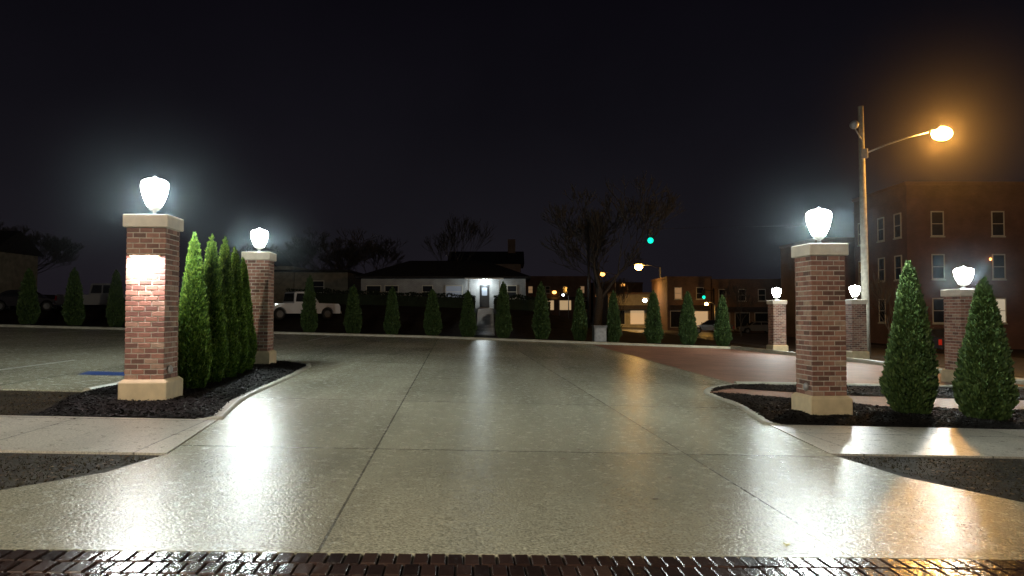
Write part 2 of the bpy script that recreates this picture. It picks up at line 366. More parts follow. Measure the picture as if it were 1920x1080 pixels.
kerb('street_kerb',spline([(11.5,38.7),(12.6,33.5),(13.75,28),(14.1,22),(14.1,18.9)],5),0.22,0.18)
def inside(x,y,poly):
    c=False; n=len(poly); j=n-1
    for i in range(n):
        xi,yi=poly[i]; xj,yj=poly[j]
        if (yi>y)!=(yj>y) and x<(xj-xi)*(y-yi)/(yj-yi)+xi: c=not c
        j=i
    return c
def edged(x,y,poly):
    d=9; n=len(poly)
    for i in range(n):
        a=Vector(poly[i]); b=Vector(poly[(i+1)%n]); p=Vector((x,y)); t=max(0,min(1,(p-a).dot(b-a)/max(1e-6,(b-a).length_squared)))
        d=min(d,(p-(a+(b-a)*t)).length)
    return d
def bed(name,poly,step,m,hole=None,hmax=0.045,chips=9000):
    mb=MB(); x0=min(p[0] for p in poly);x1=max(p[0] for p in poly);y0=min(p[1] for p in poly);y1=max(p[1] for p in poly)
    idx={};vs=[];fs=[]
    nx=int((x1-x0)/step)+2; ny=int((y1-y0)/step)+2
    def hz_(x,y):
        e=min(1,edged(x,y,poly)/0.3)
        return gz(x,y)+0.022+hmax*sm(e)+0.025*mnoise.noise(Vector((x*2.5,y*2.5,0)))*e
    def V(i,j):
        if (i,j) not in idx:
            x=x0+i*step+random.uniform(-.3,.3)*step; y=y0+j*step+random.uniform(-.3,.3)*step
            idx[(i,j)]=len(vs); vs.append((x,y,hz_(x,y)+random.uniform(-.007,.008)))
        return idx[(i,j)]
    for i in range(nx):
        for j in range(ny):
            cx=x0+(i+.5)*step; cy=y0+(j+.5)*step
            if inside(cx,cy,poly) and not (hole and inside(cx,cy,hole)): fs.append((V(i,j),V(i+1,j),V(i+1,j+1),V(i,j+1)))
    mb.add(vs,fs,m)
    k=0
    while k<chips:
        x=random.uniform(x0,min(x1,11));y=random.uniform(y0,y1)
        k+=1
        if not inside(x,y,poly) or (hole and inside(x,y,hole)): continue
        z=hz_(x,y)+random.uniform(.0,.012); a=random.uniform(0,6.28); l=random.uniform(.010,.032); w=random.uniform(.004,.010); ti=random.uniform(-.5,.5)
        dx,dy,dz=math.cos(a)*l,math.sin(a)*l,ti*l; wx_,wy_,wz=-math.sin(a)*w,math.cos(a)*w,random.uniform(-.8,.8)*w
        mb.add([(x-dx-wx_,y-dy-wy_,z-dz-wz),(x+dx-wx_,y+dy-wy_,z+dz-wz),(x+dx+wx_,y+dy+wy_,z+dz+wz),(x-dx+wx_,y-dy+wy_,z-dz+wz)],[(0,1,2,3)],M['chips'])
    o=mb.obj(name); tag(o,None,None,kind='structure'); return o
lb=[(-3.95,9.85)]+left_edge+[(-5.3,19.3),(-5.8,19.7),(-6.6,19.75),(-7.2,19.4),(-7.3,18.6),(-7.05,12.4),(-6.9,11.6),(-6.3,10.0),(-6.3,9.62)]
bed('mulch_bed',lb,0.07,M['mulch'],chips=30000)
path=[(4.05,15.2),(4.75,16.1),(7,15.35),(16,15.9),(16,14.0),(7,13.45),(5.0,14.55)]
rb=spline([(3.8,11.02),(3.9,12.0),(4.05,13.4),(4.0,14.6),(4.05,15.4),(4.4,16.4),(5.25,17.4)],4)+[(9,18.05),(14,18.85),(16,19),(16,12.0)]
bed('mulch_bed',rb,0.085,M['mulch'],hole=path,chips=36000)
sheet('brick_path',path,0.055,M['paver'],0.06)
M['verge']=island_mat('verge_grass',[(0,(0.03,0.025,0.012)),(0.5,(0.05,0.045,0.02)),(1,(0.10,0.075,0.035))],0.7,spec=.2)
M['litter']=island_mat('leaf_litter',[(0,(0.03,0.018,0.010)),(0.6,(0.08,0.05,0.025)),(1,(0.18,0.12,0.06))],0.7,spec=.2)
def verge(name,poly,n,seed):
    random.seed(seed); mb=MB(); x0=min(p[0] for p in poly);x1=max(p[0] for p in poly);y0=min(p[1] for p in poly);y1=max(p[1] for p in poly)
    k=0
    while k<n:
        x=random.uniform(x0,x1);y=random.uniform(y0,y1)
        if not inside(x,y,poly): continue
        k+=1; z=gz(x,y)
        a=random.uniform(0,6.28)
        if k%6==0:
            s=random.uniform(.01,.035); c_,s_=math.cos(a)*s,math.sin(a)*s; t=[random.uniform(.004,.018) for _ in range(4)]
            mb.add([(x-c_,y-s_,z+t[0]),(x+s_*.6,y-c_*.6,z+t[1]),(x+c_,y+s_,z+t[2]),(x-s_*.6,y+c_*.6,z+t[3])],[(0,1,2,3)],M['litter']); continue
        h=random.uniform(.008,.028); w=random.uniform(.003,.008); l=random.uniform(-.03,.03)
        mb.add([(x-w*math.cos(a),y-w*math.sin(a),z),(x+w*math.cos(a),y+w*math.sin(a),z),(x+l,y+random.uniform(-.03,.03),z+h)],[(0,1,2)],M['verge'])
    o=mb.obj(name); tag(o,'short damp winter grass beside the driveway','grass',kind='stuff')
verge('grass_verge',[(-9,3.95),(-6.1,4.5),(-4.05,5.9),(-3.5,7.4),(-9,7.0)],13000,1)
verge('grass_verge',[(9,5.2),(6.8,5.3),(4.5,6.6),(3.75,8.6),(9,9.0)],13000,2)
verge('grass_verge',[(-12,9.2),(-6.4,9.6),(-7.0,12.2),(-12,11.8)],9000,5)
def patch(name,pts,m,h,lab=None):
    mb=MB(); mb.add([(x,y,gz(x,y)+h) for x,y in pts],[tuple(range(len(pts)))],m); o=mb.obj(name); tag(o,None,None,kind='structure'); return o
patch('blue_parking_marking',[(-8.75,14.95),(-7.75,15.02),(-7.95,15.75),(-8.95,15.68)],M['blue'],0.024)
def rotp(x,y): return (x*math.cos(YAW)-y*math.sin(YAW),x*math.sin(YAW)+y*math.cos(YAW))
for sx in [-9.4,-12.2,-15,-17.8,-20.6,-23.4]:
    patch('parking_line',[rotp(sx,14.0),rotp(sx+0.1,14.0),rotp(sx+0.1,19.2),rotp(sx,19.2)],M['line'],0.028)
for sx in [-26,-23.2,-20.4,-17.6,-14.8,-12.0,-9.2,-6.4]:
    patch('parking_line',[rotp(sx,33.2),rotp(sx+0.1,33.2),rotp(sx+0.1,38.6),rotp(sx,38.6)],M['line'],0.028)

# ------------------------------------------------------------------ pillars
def lamp_part(parent,z):
    mb=MB()
    mb.lathe([(0.13,0),(0.13,0.015),(0.05,0.03),(0.035,0.05),(0.035,0.085),(0.075,0.10),(0.105,0.13),(0.108,0.15)],M['grey'],20)
    stem=mb.obj('lamp',parent,(0,0,z),smooth=True)
    mb=MB()
    mb.lathe([(0.098,0.15),(0.125,0.19),(0.165,0.27),(0.197,0.36),(0.215,0.45),(0.218,0.49)],M['globe'],28)
    mb.obj('lamp_globe',stem,smooth=True)
    mb=MB()
    mb.lathe([(0.218,0.492),(0.216,0.52),(0.20,0.548),(0.15,0.575),(0.08,0.592),(0.03,0.60),(0.014,0.625),(0.005,0.63)],M['globe2'],28)
    mb.obj('lamp_lid',stem,smooth=True)
    return stem
def pillar(loc,rz,H,seed,label,group,boxside=None):
    e=empty('brick_pillar',loc,rz,label,'pillar',group)
    bh=0.38; ch=0.2; sw=0.32
    mb=MB(); mb.box(-.39,.39,-.39,.39,-0.1,bh-0.035,M['stone'],0.012)
    mb.add([(-.385,-.385,bh-0.036),(.385,-.385,bh-0.036),(.385,.385,bh-0.036),(-.385,.385,bh-0.036),(-.335,-.335,bh+.006),(.335,-.335,bh+.006),(.335,.335,bh+.006),(-.335,.335,bh+.006)],[(0,1,5,4),(1,2,6,5),(2,3,7,6),(3,0,4,7),(4,5,6,7)],M['stone'])
    mb.obj('base',e)
    random.seed(seed); mb=MB()
    top=H-ch; mb.box(-sw+.009,sw-.009,-sw+.009,sw-.009,bh-.02,top+.01,M['mortar'])
    nc=int(round((top-bh)/0.08)); rh=(top-bh)/nc; g=0.016
    for k in range(nc):
        z0=bh+k*rh+g/2; z1=bh+(k+1)*rh-g/2
        for side in range(4):
            segs=[]; first=(0.213*(0.5 if (k+side)%2 else 1.0)); cur=-sw; w=first
            while cur<sw-0.02:
                nxt=min(sw,cur+w)
                if sw-nxt<0.05: nxt=sw
                segs.append((cur,nxt)); cur=nxt; w=0.213
            ang=side*math.pi/2; c,s=round(math.cos(ang)),round(math.sin(ang))
            for (a,b) in segs:
                d=random.uniform(-.002,.003)
                a2=a+(g/2 if a>-sw else 0.0); b2=b-(g/2 if b<sw else 0.0)
                if side%2: a2+=0.006*(a==-sw); b2-=0.006*(b==sw)
                y0=-sw-d+(0.0 if side%2==0 else 0.002); y1=-sw+.03; cz=0.004
                pts=[(a2,y1,z0),(b2,y1,z0),(b2,y1,z1),(a2,y1,z1),(a2,y0+cz,z0),(b2,y0+cz,z0),(b2,y0+cz,z1),(a2,y0+cz,z1),
                     (a2+cz,y0,z0+cz),(b2-cz,y0,z0+cz),(b2-cz,y0,z1-cz),(a2+cz,y0,z1-cz)]
                pts=[(p[0]*c-p[1]*s,p[0]*s+p[1]*c,p[2]) for p in pts]
                mb.add(pts,[(8,9,10,11),(4,5,9,8),(5,6,10,9),(6,7,11,10),(7,4,8,11),(0,1,5,4),(1,2,6,5),(2,3,7,6),(3,0,4,7)],M['brick'])
    mb.obj('shaft',e)
    mb=MB(); mb.box(-.37,.37,-.37,.37,top+.004,H,M['capstone'],0.014); mb.obj('cap',e)
    lamp_part(e,H)
    if boxside is not None:
        mb=MB(); mb.ell((boxside*0.345,-.12,0.52),(0.05,0.06,0.07),M['grey'],12,8)
        mb.obj('outlet_cover',e,smooth=True)
    return e
PG='brick pillars with lanterns around the car park'
p1=pillar((-5.56,11.45,gz(-5.56,11.45)-.02),YAW,2.88,1,'brick gate pillar with downlight washing its face beside the mulch bed',PG,1); p1.scale=(.9,.9,1)
p2=pillar((-6.42,18.75,gz(-6.42,18.7)),YAW,2.86,2,'brick gate pillar at the end of the evergreen row',PG,None); p2.scale=(.95,.95,1)
p3=pillar((5.12,12.3,gz(5.12,12.3)-.02),YAW,2.86,3,'brick gate pillar with lantern standing in black mulch by evergreens',PG,-1); p3.scale=(.9,.9,1)
p4=pillar((12.35,20.2,gz(12.35,20.2)),YAW,2.58,4,'brick pillar with white lantern beside the side street',PG,None); p4.scale=(1.1,1.1,1)
clone(p4,(14.75,31.8,gz(14.75,31.8)),YAW,(1,1,1)); clone(p4,(13.1,36.6,gz(13.1,36.6)),YAW,(1,1,1))
mb=MB(); mb.box(-.25,.25,-.385,-.322,2.235,2.26,M['stone'],0.006); hood=mb.obj('wall_light',p1)
mb=MB(); mb.add([(-.22,-.375,2.233),(.22,-.375,2.233),(.22,-.335,2.233),(-.22,-.335,2.233)],[(0,1,2,3)],emis('strip_led',(1,0.9,0.9),20)); mb.obj('diffuser',hood)
ld=bpy.data.lights.new('wall_wash','AREA'); ld.shape='RECTANGLE'; ld.size=0.22; ld.size_y=0.05; ld.energy=36; ld.color=(1,0.80,0.82)
lo=bpy.data.objects.new('wall_wash_light',ld); COL.objects.link(lo); lo.parent=hood; lo.location=(0,-.50,2.20); lo.rotation_euler=(R(30),0,0)

# ------------------------------------------------------------------ arborvitae
def arbor_mesh(h,r,n,seed,leaf=0.09,m=None,ex=.72):
    m=m or M['leaf']
    random.seed(seed); rnd=random.random
    ph=[random.uniform(0,6.28) for _ in range(8)]
    def prof(t): return min(1,(t+0.08)/0.28)**0.55*(max(0,1-t))**ex*1.15
    def lob(a,t): return 0.5*math.sin(5*a+ph[0]+2.5*t)+0.3*math.sin(9*a+ph[1]-4*t)+0.35*math.sin(3*a+ph[2]+9*t)+0.25*math.sin(13*a+ph[3]+14*t)
    mb=MB()
    vs=[];fs=[];S=12;K=10
    for k in range(K+1):
        t=k/K*0.85+0.02
        for j in range(S):
            a=2*math.pi*j/S; q=r*prof(t)*(0.60+0.10*lob(a,t)); vs.append((q*math.cos(a),q*math.sin(a),t*h))
    for k in range(K):
        for j in range(S): fs.append((k*S+j,k*S+(j+1)%S,(k+1)*S+(j+1)%S,(k+1)*S+j))
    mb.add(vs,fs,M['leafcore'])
    spires=[]
    for _ in range(14):
        a=rnd()*6.28; q=r*random.uniform(.15,.7); t=1-(q/r)**1.15; zt=h*min(.95,max(.3,t*random.uniform(.8,1.1))); spires.append((q*math.cos(a),q*math.sin(a),zt*0.55,zt,0.08*r/0.4))
    spires.append((0,0,h*.7,h*1.03,0.04)); spires.append((0.05,0.03,h*.65,h*.90,0.04)); spires.append((-0.06,-0.02,h*.6,h*.84,0.045))
    for i in range(n):
        if rnd()<0.76:
            t=rnd()**1.2*0.96; a=rnd()*6.283; q=r*prof(t)*(0.88+0.14*lob(a,t))*random.uniform(.72,1.04)
            p=Vector((q*math.cos(a),q*math.sin(a),t*h+0.03)); out=Vector((math.cos(a),math.sin(a),0))
        else:
            sx,sy,z0,z1,sr=random.choice(spires); u=rnd(); a=rnd()*6.283; q=sr*math.sin(math.pi*min(1,0.25+u*.75))**.8
            p=Vector((sx+q*math.cos(a),sy+q*math.sin(a),z0+(z1-z0)*u)); out=Vector((math.cos(a),math.sin(a),0))
        l=leaf*random.uniform(.6,1.4); w=l*0.24
        for s in range(2):
            d=(out*random.uniform(.15,.9)+Vector((random.uniform(-.45,.45),random.uniform(-.45,.45),random.uniform(.6,1.3)))).normalized()
            sd=d.cross(Vector((random.uniform(-1,1),random.uniform(-1,1),random.uniform(-.3,.3)))).normalized()*w
            mb.add([p,p+d*l*.5+sd,p+d*l,p+d*l*.5-sd],[(0,1,2,3)],m)
    return mb
def arbor(loc,h,r,n,seed,leaf,label,group,m=None,ex=.72):
    e=empty('arborvitae_tree',loc,0,label,'evergreen tree',group)
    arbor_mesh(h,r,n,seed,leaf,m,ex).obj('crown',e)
    mb=MB(); mb.tube([(0,0,-.1),(0.01,0,.3),(0,0.01,h*.6)],[.05,.045,.02],M['trunk'],8); mb.obj('trunk',e)
    return e
G1='arborvitae row between the gate pillars'; G2='arborvitae along the far kerb'; G3='arborvitae by the gate pillar'
LA='tall narrow green arborvitae in black mulch'
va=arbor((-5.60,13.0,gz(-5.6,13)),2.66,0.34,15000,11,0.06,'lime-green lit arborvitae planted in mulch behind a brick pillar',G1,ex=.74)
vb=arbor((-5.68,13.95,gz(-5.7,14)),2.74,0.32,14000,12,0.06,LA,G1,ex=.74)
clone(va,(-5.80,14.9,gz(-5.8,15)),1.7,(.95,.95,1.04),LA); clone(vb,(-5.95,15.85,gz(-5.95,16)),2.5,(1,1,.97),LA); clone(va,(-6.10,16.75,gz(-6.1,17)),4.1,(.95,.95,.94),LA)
vc=arbor((6.85,12.75,gz(6.8,12.7)),2.55,0.45,18000,13,0.07,'full conical arborvitae lit from above on mulch beside the path',G3,M['leafshaded'])
vd=arbor((7.82,12.25,gz(7.8,12.2)),2.28,0.46,18000,14,0.07,'broad shadowed arborvitae in black mulch beside the pavement',G3,M['leafshaded'])
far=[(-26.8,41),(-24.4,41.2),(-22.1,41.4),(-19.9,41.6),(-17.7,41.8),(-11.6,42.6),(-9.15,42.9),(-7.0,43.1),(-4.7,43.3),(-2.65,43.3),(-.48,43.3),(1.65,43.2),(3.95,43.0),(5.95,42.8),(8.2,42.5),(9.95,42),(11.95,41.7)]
v1=arbor((far[0][0],far[0][1],gz(*far[0])),3.0,0.56,4200,21,0.13,'dark green conical arborvitae on the bank behind the kerb',G2,M['leafshaded'],ex=.6)
v2=arbor((far[1][0],far[1][1],gz(*far[1])),3.1,0.54,4200,22,0.13,'dark green conical arborvitae on the bank behind the kerb',G2,M['leafshaded'],ex=.6)
random.seed(77)
for i,(x,y) in enumerate(far[2:]):
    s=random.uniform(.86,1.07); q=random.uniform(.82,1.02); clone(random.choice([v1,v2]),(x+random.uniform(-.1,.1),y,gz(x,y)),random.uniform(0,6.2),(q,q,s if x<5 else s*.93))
def hedge(x0,x1,y,h,w,label):
    random.seed(8); mb=MB(); n=int((x1-x0)*260)
    for i in range(n):
        x=random.uniform(x0,x1); yy=y+random.uniform(-w,w)/2; b=0.8+0.2*mnoise.noise(Vector((x*.8,0,3)))
        z=h*b*random.random()**.4; zz=gz(x,yy)+z
        a=random.uniform(0,6.28); l=random.uniform(.1,.2)
        d=Vector((math.cos(a)*.6,math.sin(a)*.6,random.uniform(.2,1))).normalized(); sd=d.cross(Vector((random.uniform(-1,1),random.uniform(-1,1),.2))).normalized()*l*.35
        p=Vector((x,yy,zz)); mb.add([p,p+d*l*.5+sd,p+d*l,p+d*l*.5-sd],[(0,1,2,3)],M['leafcore'])
    k=int((x1-x0)/1.0); 
    for i in range(k):
        xa=x0+i*(x1-x0)/k; xb=x0+(i+1)*(x1-x0)/k; zc=gz((xa+xb)/2,y)
        mb.box(xa,xb-.003,y-w*.4,y+w*.4,zc-.4,zc+h*.62,M['leafcore'])
    o=mb.obj('hedge'); tag(o,label,'hedge')
hedge(-19,-3.1,62.5,1.4,1.0,'dark clipped hedge in front of the pale house')
hedge(-1.5,3.2,62.0,1.4,1.0,'short dark hedge beside the concrete steps')

# ------------------------------------------------------------------ bare trees
def bare(loc,H,seed,label,spread=0.5,maxd=7,tr=0.28,rz=0,cap=6500,fall=(.66,.88),mn=.02):
    random.seed(seed); e=empty('bare_tree',loc,rz,label,'tree','bare winter trees')
    tm=MB(); cm=MB(); cnt=[0]
    Q=deque([(Vector((0,0,-.2)),Vector((0,0,1)),H*0.22,tr,0)])
    while Q and cnt[0]<cap:
        p,d,l,r,dep=Q.popleft()
        pts=[p]; rad=[r]; q=p; dd=d
        for i in range(3):
            dd=(dd+Vector((random.uniform(-.18,.18),random.uniform(-.18,.18),random.uniform(-.02,.14)))).normalized(); q=q+dd*l/3; pts.append(q); rad.append(r*(1-.12*(i+1)))
        cnt[0]+=1
        (tm if dep==0 else cm).tube(pts,rad,M['trunk'],8 if dep==0 else (5 if dep<3 else 3),cap=False)
        if dep>=maxd: continue
        nb=5 if dep==0 else random.choice([2,3,3])
        for b in range(nb):
            a=random.uniform(0,6.28); ax=dd.cross(Vector((math.cos(a),math.sin(a),.3))).normalized()
            nd=(Matrix.Rotation(random.uniform(.3,.85)*(1.1 if dep<2 else .8)*spread*2,3,ax)@dd); nd.z+=.12 if dep<3 else 0.0; nd.normalize()
            st=pts[-1] if b==0 or (dep>0 and random.random()<.5) else pts[random.choice([2,3])]
            Q.append((st,nd,l*random.uniform(*fall),max(mn,rad[-1]*random.uniform(.5,.72)),dep+1))
    tm.obj('trunk',e,smooth=True); cm.obj('crown',e,smooth=True)
    return e
bt=bare((6.9,60,gz(6.9,60)),15.0,5,'large leafless tree with spreading fine branches on the bank',0.5,7,0.42,cap=8500,mn=.03)
b2=bare((-6.5,80,gz(-6.5,80)),12.5,6,'slim leafless tree behind the pale house',0.28,6,0.2,cap=2500)
for (x,y,s,rz) in [(-22,85,1.0,1),(-17,92,1.0,2),(-30,88,.8,3),(-54,70,.9,4),(-48,72,.8,5),(-60,75,1.0,.5)]:
    clone(bt,(x,y,gz(x,y)),rz,(s,s,s*.75),'leafless tree barely visible behind dark houses')
clone(b2,(12.2,84,gz(12,84)),1,(.6,.6,.6),'small leafless street tree near the shops'); clone(b2,(22,71,gz(22,71)),2,(.5,.5,.5),'small leafless street tree near the shops')
clone(b2,(23.5,46,gz(23.5,46)),2,(.5,.5,.45),'small leafless street tree beside the brick building')

# ------------------------------------------------------------------ buildings
def window(parent,loc,rz,w,h,pane,sill=True,rail=True,name='window'):
    t=.07; mb=MB(); F=M['trim']
    mb.box(-w/2-t,-w/2,-.06,0.02,-h/2,h/2,F); mb.box(w/2,w/2+t,-.06,0.02,-h/2,h/2,F)
    mb.box(-w/2-t,w/2+t,-.063,0.02,h/2,h/2+t*1.3,F); mb.box(-w/2-t,w/2+t,-.063,0.02,-h/2-t,-h/2,F)
    if rail: mb.box(-w/2,w/2,-.045,0.01,-.025,.025,F)
    o=mb.obj(name,parent,loc,(0,0,rz))
    mb=MB(); mb.box(-w/2,w/2,-.015,0.012,-h/2,h/2,pane); mb.obj('pane',o)
    if sill:
        mb=MB(); mb.box(-w/2-.12,w/2+.12,-.12,0.0,-h/2-t-.09,-h/2-t-.002,M['kerb']); mb.obj('sill',o)
    return o
def walls(parent,x0,x1,y0,y1,h,m,base=-1.5):
    mb=MB(); mb.box(x0,x1,y0,y1,base,h,m); return mb.obj('wall',parent)
def gable(parent,x0,x1,y0,y1,z,rh,axis,ov=.4):
    mb=MB()
    if axis=='x': mb.prism([(y0-ov,z-.15),(y1+ov,z-.15),((y0+y1)/2,z+rh)],x0-ov,x1+ov,M['roof'],'x')
    else: mb.prism([(x0-ov,z-.15),(x1+ov,z-.15),((x0+x1)/2,z+rh)],y0-ov,y1+ov,M['roof'],'y')
    return mb.obj('roof',parent)
def hip(parent,x0,x1,y0,y1,z,rh,ov=.5):
    mb=MB(); i=(y1-y0)/2; x0-=ov;x1+=ov;y0-=ov;y1+=ov; ym=(y0+y1)/2
    mb.add([(x0,y0,z),(x1,y0,z),(x1,y1,z),(x0,y1,z),(x0,y0,z+.18),(x1,y0,z+.18),(x1,y1,z+.18),(x0,y1,z+.18),(x0+i,ym,z+rh),(x1-i,ym,z+rh)],
      [(3,2,1,0),(0,1,5,4),(1,2,6,5),(2,3,7,6),(3,0,4,7),(4,5,9,8),(5,6,9),(6,7,8,9),(7,4,8)],M['roof'])
    return mb.obj('roof',parent)
ab=empty('apartment_building',(30,56,gz(30,56)),0,'three-storey dark red brick building with cream-framed windows','building')
walls(ab,0,26,0,8.6,12.2,M['redbrick'])
mb=MB(); mb.box(-.12,26.12,-.12,8.72,12.2,12.45,M['redbrick']); mb.box(-.05,26.05,-.05,8.65,11.2,11.32,M['redbrick']); mb.obj('cornice',ab)
for zc in (9.25,5.98,2.65):
    for k,xc in enumerate((2.3,6.9,11.5,16.1)):
        window(ab,(xc,0,zc),0,.84,1.75,M['litglass'] if (zc<3 and k==1) else M['glass'])
    for k,yc in enumerate((1.3,3.9,7.3)):
        window(ab,(0,yc,zc),-math.pi/2,.9,1.75,M['glass'])
mb=MB(); mb.box(4.1,5.2,-.05,0.02,-.3,2.3,M['trim']); d=mb.obj('door',ab); mb=MB(); mb.box(4.95,5.02,-.1,-.05,.9,1.05,M['chrome']); mb.obj('handle',d)
mb=MB(); mb.ell((6.2,-.15,6.55),(.08,.08,.10),M['amber']); mb.obj('wall_lantern',ab)
wb=empty('brick_annex',(28.2,68.5,gz(28,68)),0,'dark two-storey brick annex behind the apartment block','building')
walls(wb,0,9,0,9,9.2,M['redbrick']); mb=MB(); mb.box(-.1,9.1,-.1,9.1,9.2,9.4,M['redbrick']); mb.obj('cornice',wb)
for zc in (6,2.6): window(wb,(1.6,0,zc),0,.9,1.6,M['glass'])
hx=-14.3; hz=gz(-8,70)
hs=empty('ranch_house',(hx,70,hz),0,'low white-painted brick house with lit entrance and dark hip roof','house')
walls(hs,0,15.6,0,9,2.7,M['whitebrick']); hip(hs,0,15.6,0,9,2.72,2.0)
for xc,w,p in ((1.2,1.3,M['glass']),(2.9,1.2,M['glass']),(6.3,.9,M['glass']),(8.8,1.5,M['dimglass']),(14.3,.8,M['glass'])):
    window(hs,(xc,0,1.45),0,w,1.1,p)
mb=MB(); mb.box(11.25,12.15,-.05,.02,0,2.1,M['metal']); d=mb.obj('door',hs); mb=MB(); mb.box(11.45,11.95,-.065,-.05,1.1,1.85,M['dimglass']); mb.obj('door_window',d)
mb=MB(); mb.box(10.2,10.32,-1.0,-.88,0,2.6,M['white']); mb.obj('porch_post',hs); mb=MB(); mb.box(13.1,13.22,-1.0,-.88,0,2.6,M['white']); mb.obj('porch_post',hs)
mb=MB(); mb.box(9.9,13.5,-1.2,-.52,2.6,2.715,M['white']); mb.obj('porch_roof',hs)
mb=MB(); mb.ell((11.7,-.7,2.48),(.16,.16,.1),M['ledwhite']); po=mb.obj('porch_light',hs,smooth=True)
def plight(name,loc,e,col,r=.15,parent=None,spot=None,rot=None):
    if spot:
        l=bpy.data.lights.new(name,'SPOT'); l.spot_size=R(spot); l.spot_blend=.8
    else: l=bpy.data.lights.new(name,'POINT')
    l.energy=e; l.color=col; l.shadow_soft_size=r; o=bpy.data.objects.new(name,l); COL.objects.link(o); o.location=loc
    if rot: o.rotation_euler=rot
    if parent: o.parent=parent
    return o
plight('porch_bulb',(11.7,-.9,2.2),150,(.85,.97,1),.1,hs)
dh=empty('dark_house',(-7,84,gz(-7,84)),0,'dark two-storey house with chimney behind the white house','house')
walls(dh,0,8,0,8,5.2,M['brownbrick']); rf=gable(dh,0,8,0,8,5.2,1.6,'x'); mb=MB(); mb.box(6.5,7.4,3.4,4.3,5.5,8.2,M['brownbrick']); mb.obj('chimney',rf)
for xc in (1.8,5.6): window(dh,(xc,0,3.6),0,.9,1.3,M['glass'])
lh=empty('gabled_house',(-29,76,gz(-29,76)),0,'dark gabled house with pale trim beyond the parked pickup','house')
walls(lh,0,6.5,0,7,3.6,M['siding']); gable(lh,0.9,4.6,0,7,3.7,1.9,'y',.3); 
mb=MB(); mb.box(-.3,12.3,-.5,7.2,3.0,3.2,M['roof']); mb.obj('eave',lh)
mb=MB(); mb.box(6.52,12,0.5,7,-1,3,M['siding']); mb.obj('side_wing',lh)
window(lh,(2.7,0,1.7),0,1.2,1.2,M['glass']); window(lh,(8.9,.5,1.5),0,1.2,1.1,M['glass'])
ch=empty('cream_house',(-50,60,gz(-50,60)),0,'cream sided house with sloping dark roof','house')
walls(ch,0,7.6,0,6,3.4,M['siding']); gable(ch,0,7.6,0,6,3.4,1.8,'x'); window(ch,(6.3,0,2),0,1,1.3,M['glass']); window(ch,(3.3,0,2),0,1,1.3,M['glass'])
M['shopglow']=emis('shop_glow',(1.0,.68,.36),.4); M['trimdark']=mat('awning_canvas',(.06,.05,.05),.7)
M['winglow']=emis('upper_window_glow',(1.0,.6,.3),.2)
def shop(loc,w,h,m,label,bays,lit,dp=10,up=()):
    e=empty('shop_building',loc,0,label,'building'); walls(e,0,w,0,dp,h,m)
    mb=MB(); mb.box(-.1,w+.1,-.15,dp+.1,h,h+.25,M['brownbrick']); mb.obj('cornice',e)
    bw=w/bays
    for b in range(bays):
        window(e,(bw*(b+.5),0,1.35),0,bw*.7,1.9,M['shopglow'] if b in lit else M['glass'],False,False,'shop_window')
        if h>5: window(e,(bw*(b+.5),0,4.5),0,.8,1.3,M['winglow'] if b in up else M['glass'])
    mb=MB(); mb.prism([(-.9,2.5),(-.02,2.5),(-.02,3.05)],.3,w-.3,M['trimdark'],'x'); mb.obj('awning',e)
    return e
shop((18.9,90,gz(19,90)),5.3,6.3,M['brownbrick'],'two-storey brown brick shop with cornice',2,[1],up=(0,))
shop((24.4,90,gz(26,90)),9.6,6.2,M['brownbrick'],'long two-storey brown brick shopfront row',4,[])
shop((34.3,92,gz(36,90)),14,5.6,M['siding'],'pale low commercial building with dark windows',5,[])
shop((13.5,104,gz(15,104)),8.2,4.6,mat('cream_stucco',(.36,.32,.22),.7,2,.2),'cream single-storey shop washed by amber street light',3,[1],8)
shop((2,150,gz(2,150)),14,7,M['brownbrick'],'distant brick shop beyond the bank',4,[1,2],up=(0,3))
shop((16.5,150,gz(18,150)),10,8,M['brownbrick'],'distant brick shop with lit windows',3,[1])
st=MB()
for i in range(13):
    y0=46.2+i*1.25; x=-1.66-(y0-46)*.036; z=gz(x,y0+1.25)+.05
    st.box(x-.62,x+.62,y0,y0+1.26-.005,z-.5,z,M['steps'],.01)
o=st.obj('concrete_steps'); tag(o,'wet concrete steps climbing the grassy bank','steps')
sheet('door_path',[(-2.95,62.4),(-1.5,62.4),(-1.9,69.2),(-3.3,69.2)],0.06,M['steps'])
e=empty('utility_cabinet',(4.95,42.0,gz(4.95,42)),.1,'grey metal utility cabinet beside the evergreens','cabinet')
mb=MB(); mb.box(-.36,.36,-.3,.3,0,.92,M['dgrey'],.02); mb.obj('body',e); mb=MB(); mb.box(-.40,.40,-.34,.34,.922,.98,M['dgrey'],.015); mb.obj('lid',e); mb=MB(); mb.box(-.30,.30,-.318,-.302,.1,.82,M['grey'],.005); mb.obj('door',e)
e=empty('waste_bin',(-28.6,40.2,gz(-28.6,40.2)),0,'dark round litter bin near the far kerb','bin')
mb=MB(); mb.lathe([(.26,0),(.32,.1),(.36,.85),(.38,.86),(.38,.92)],M['metal'],18); mb.obj('body',e,smooth=True); mb=MB(); mb.lathe([(.39,.925),(.37,.98),(.2,1.06),(.05,1.08)],M['grey'],18); mb.obj('lid',e,smooth=True)

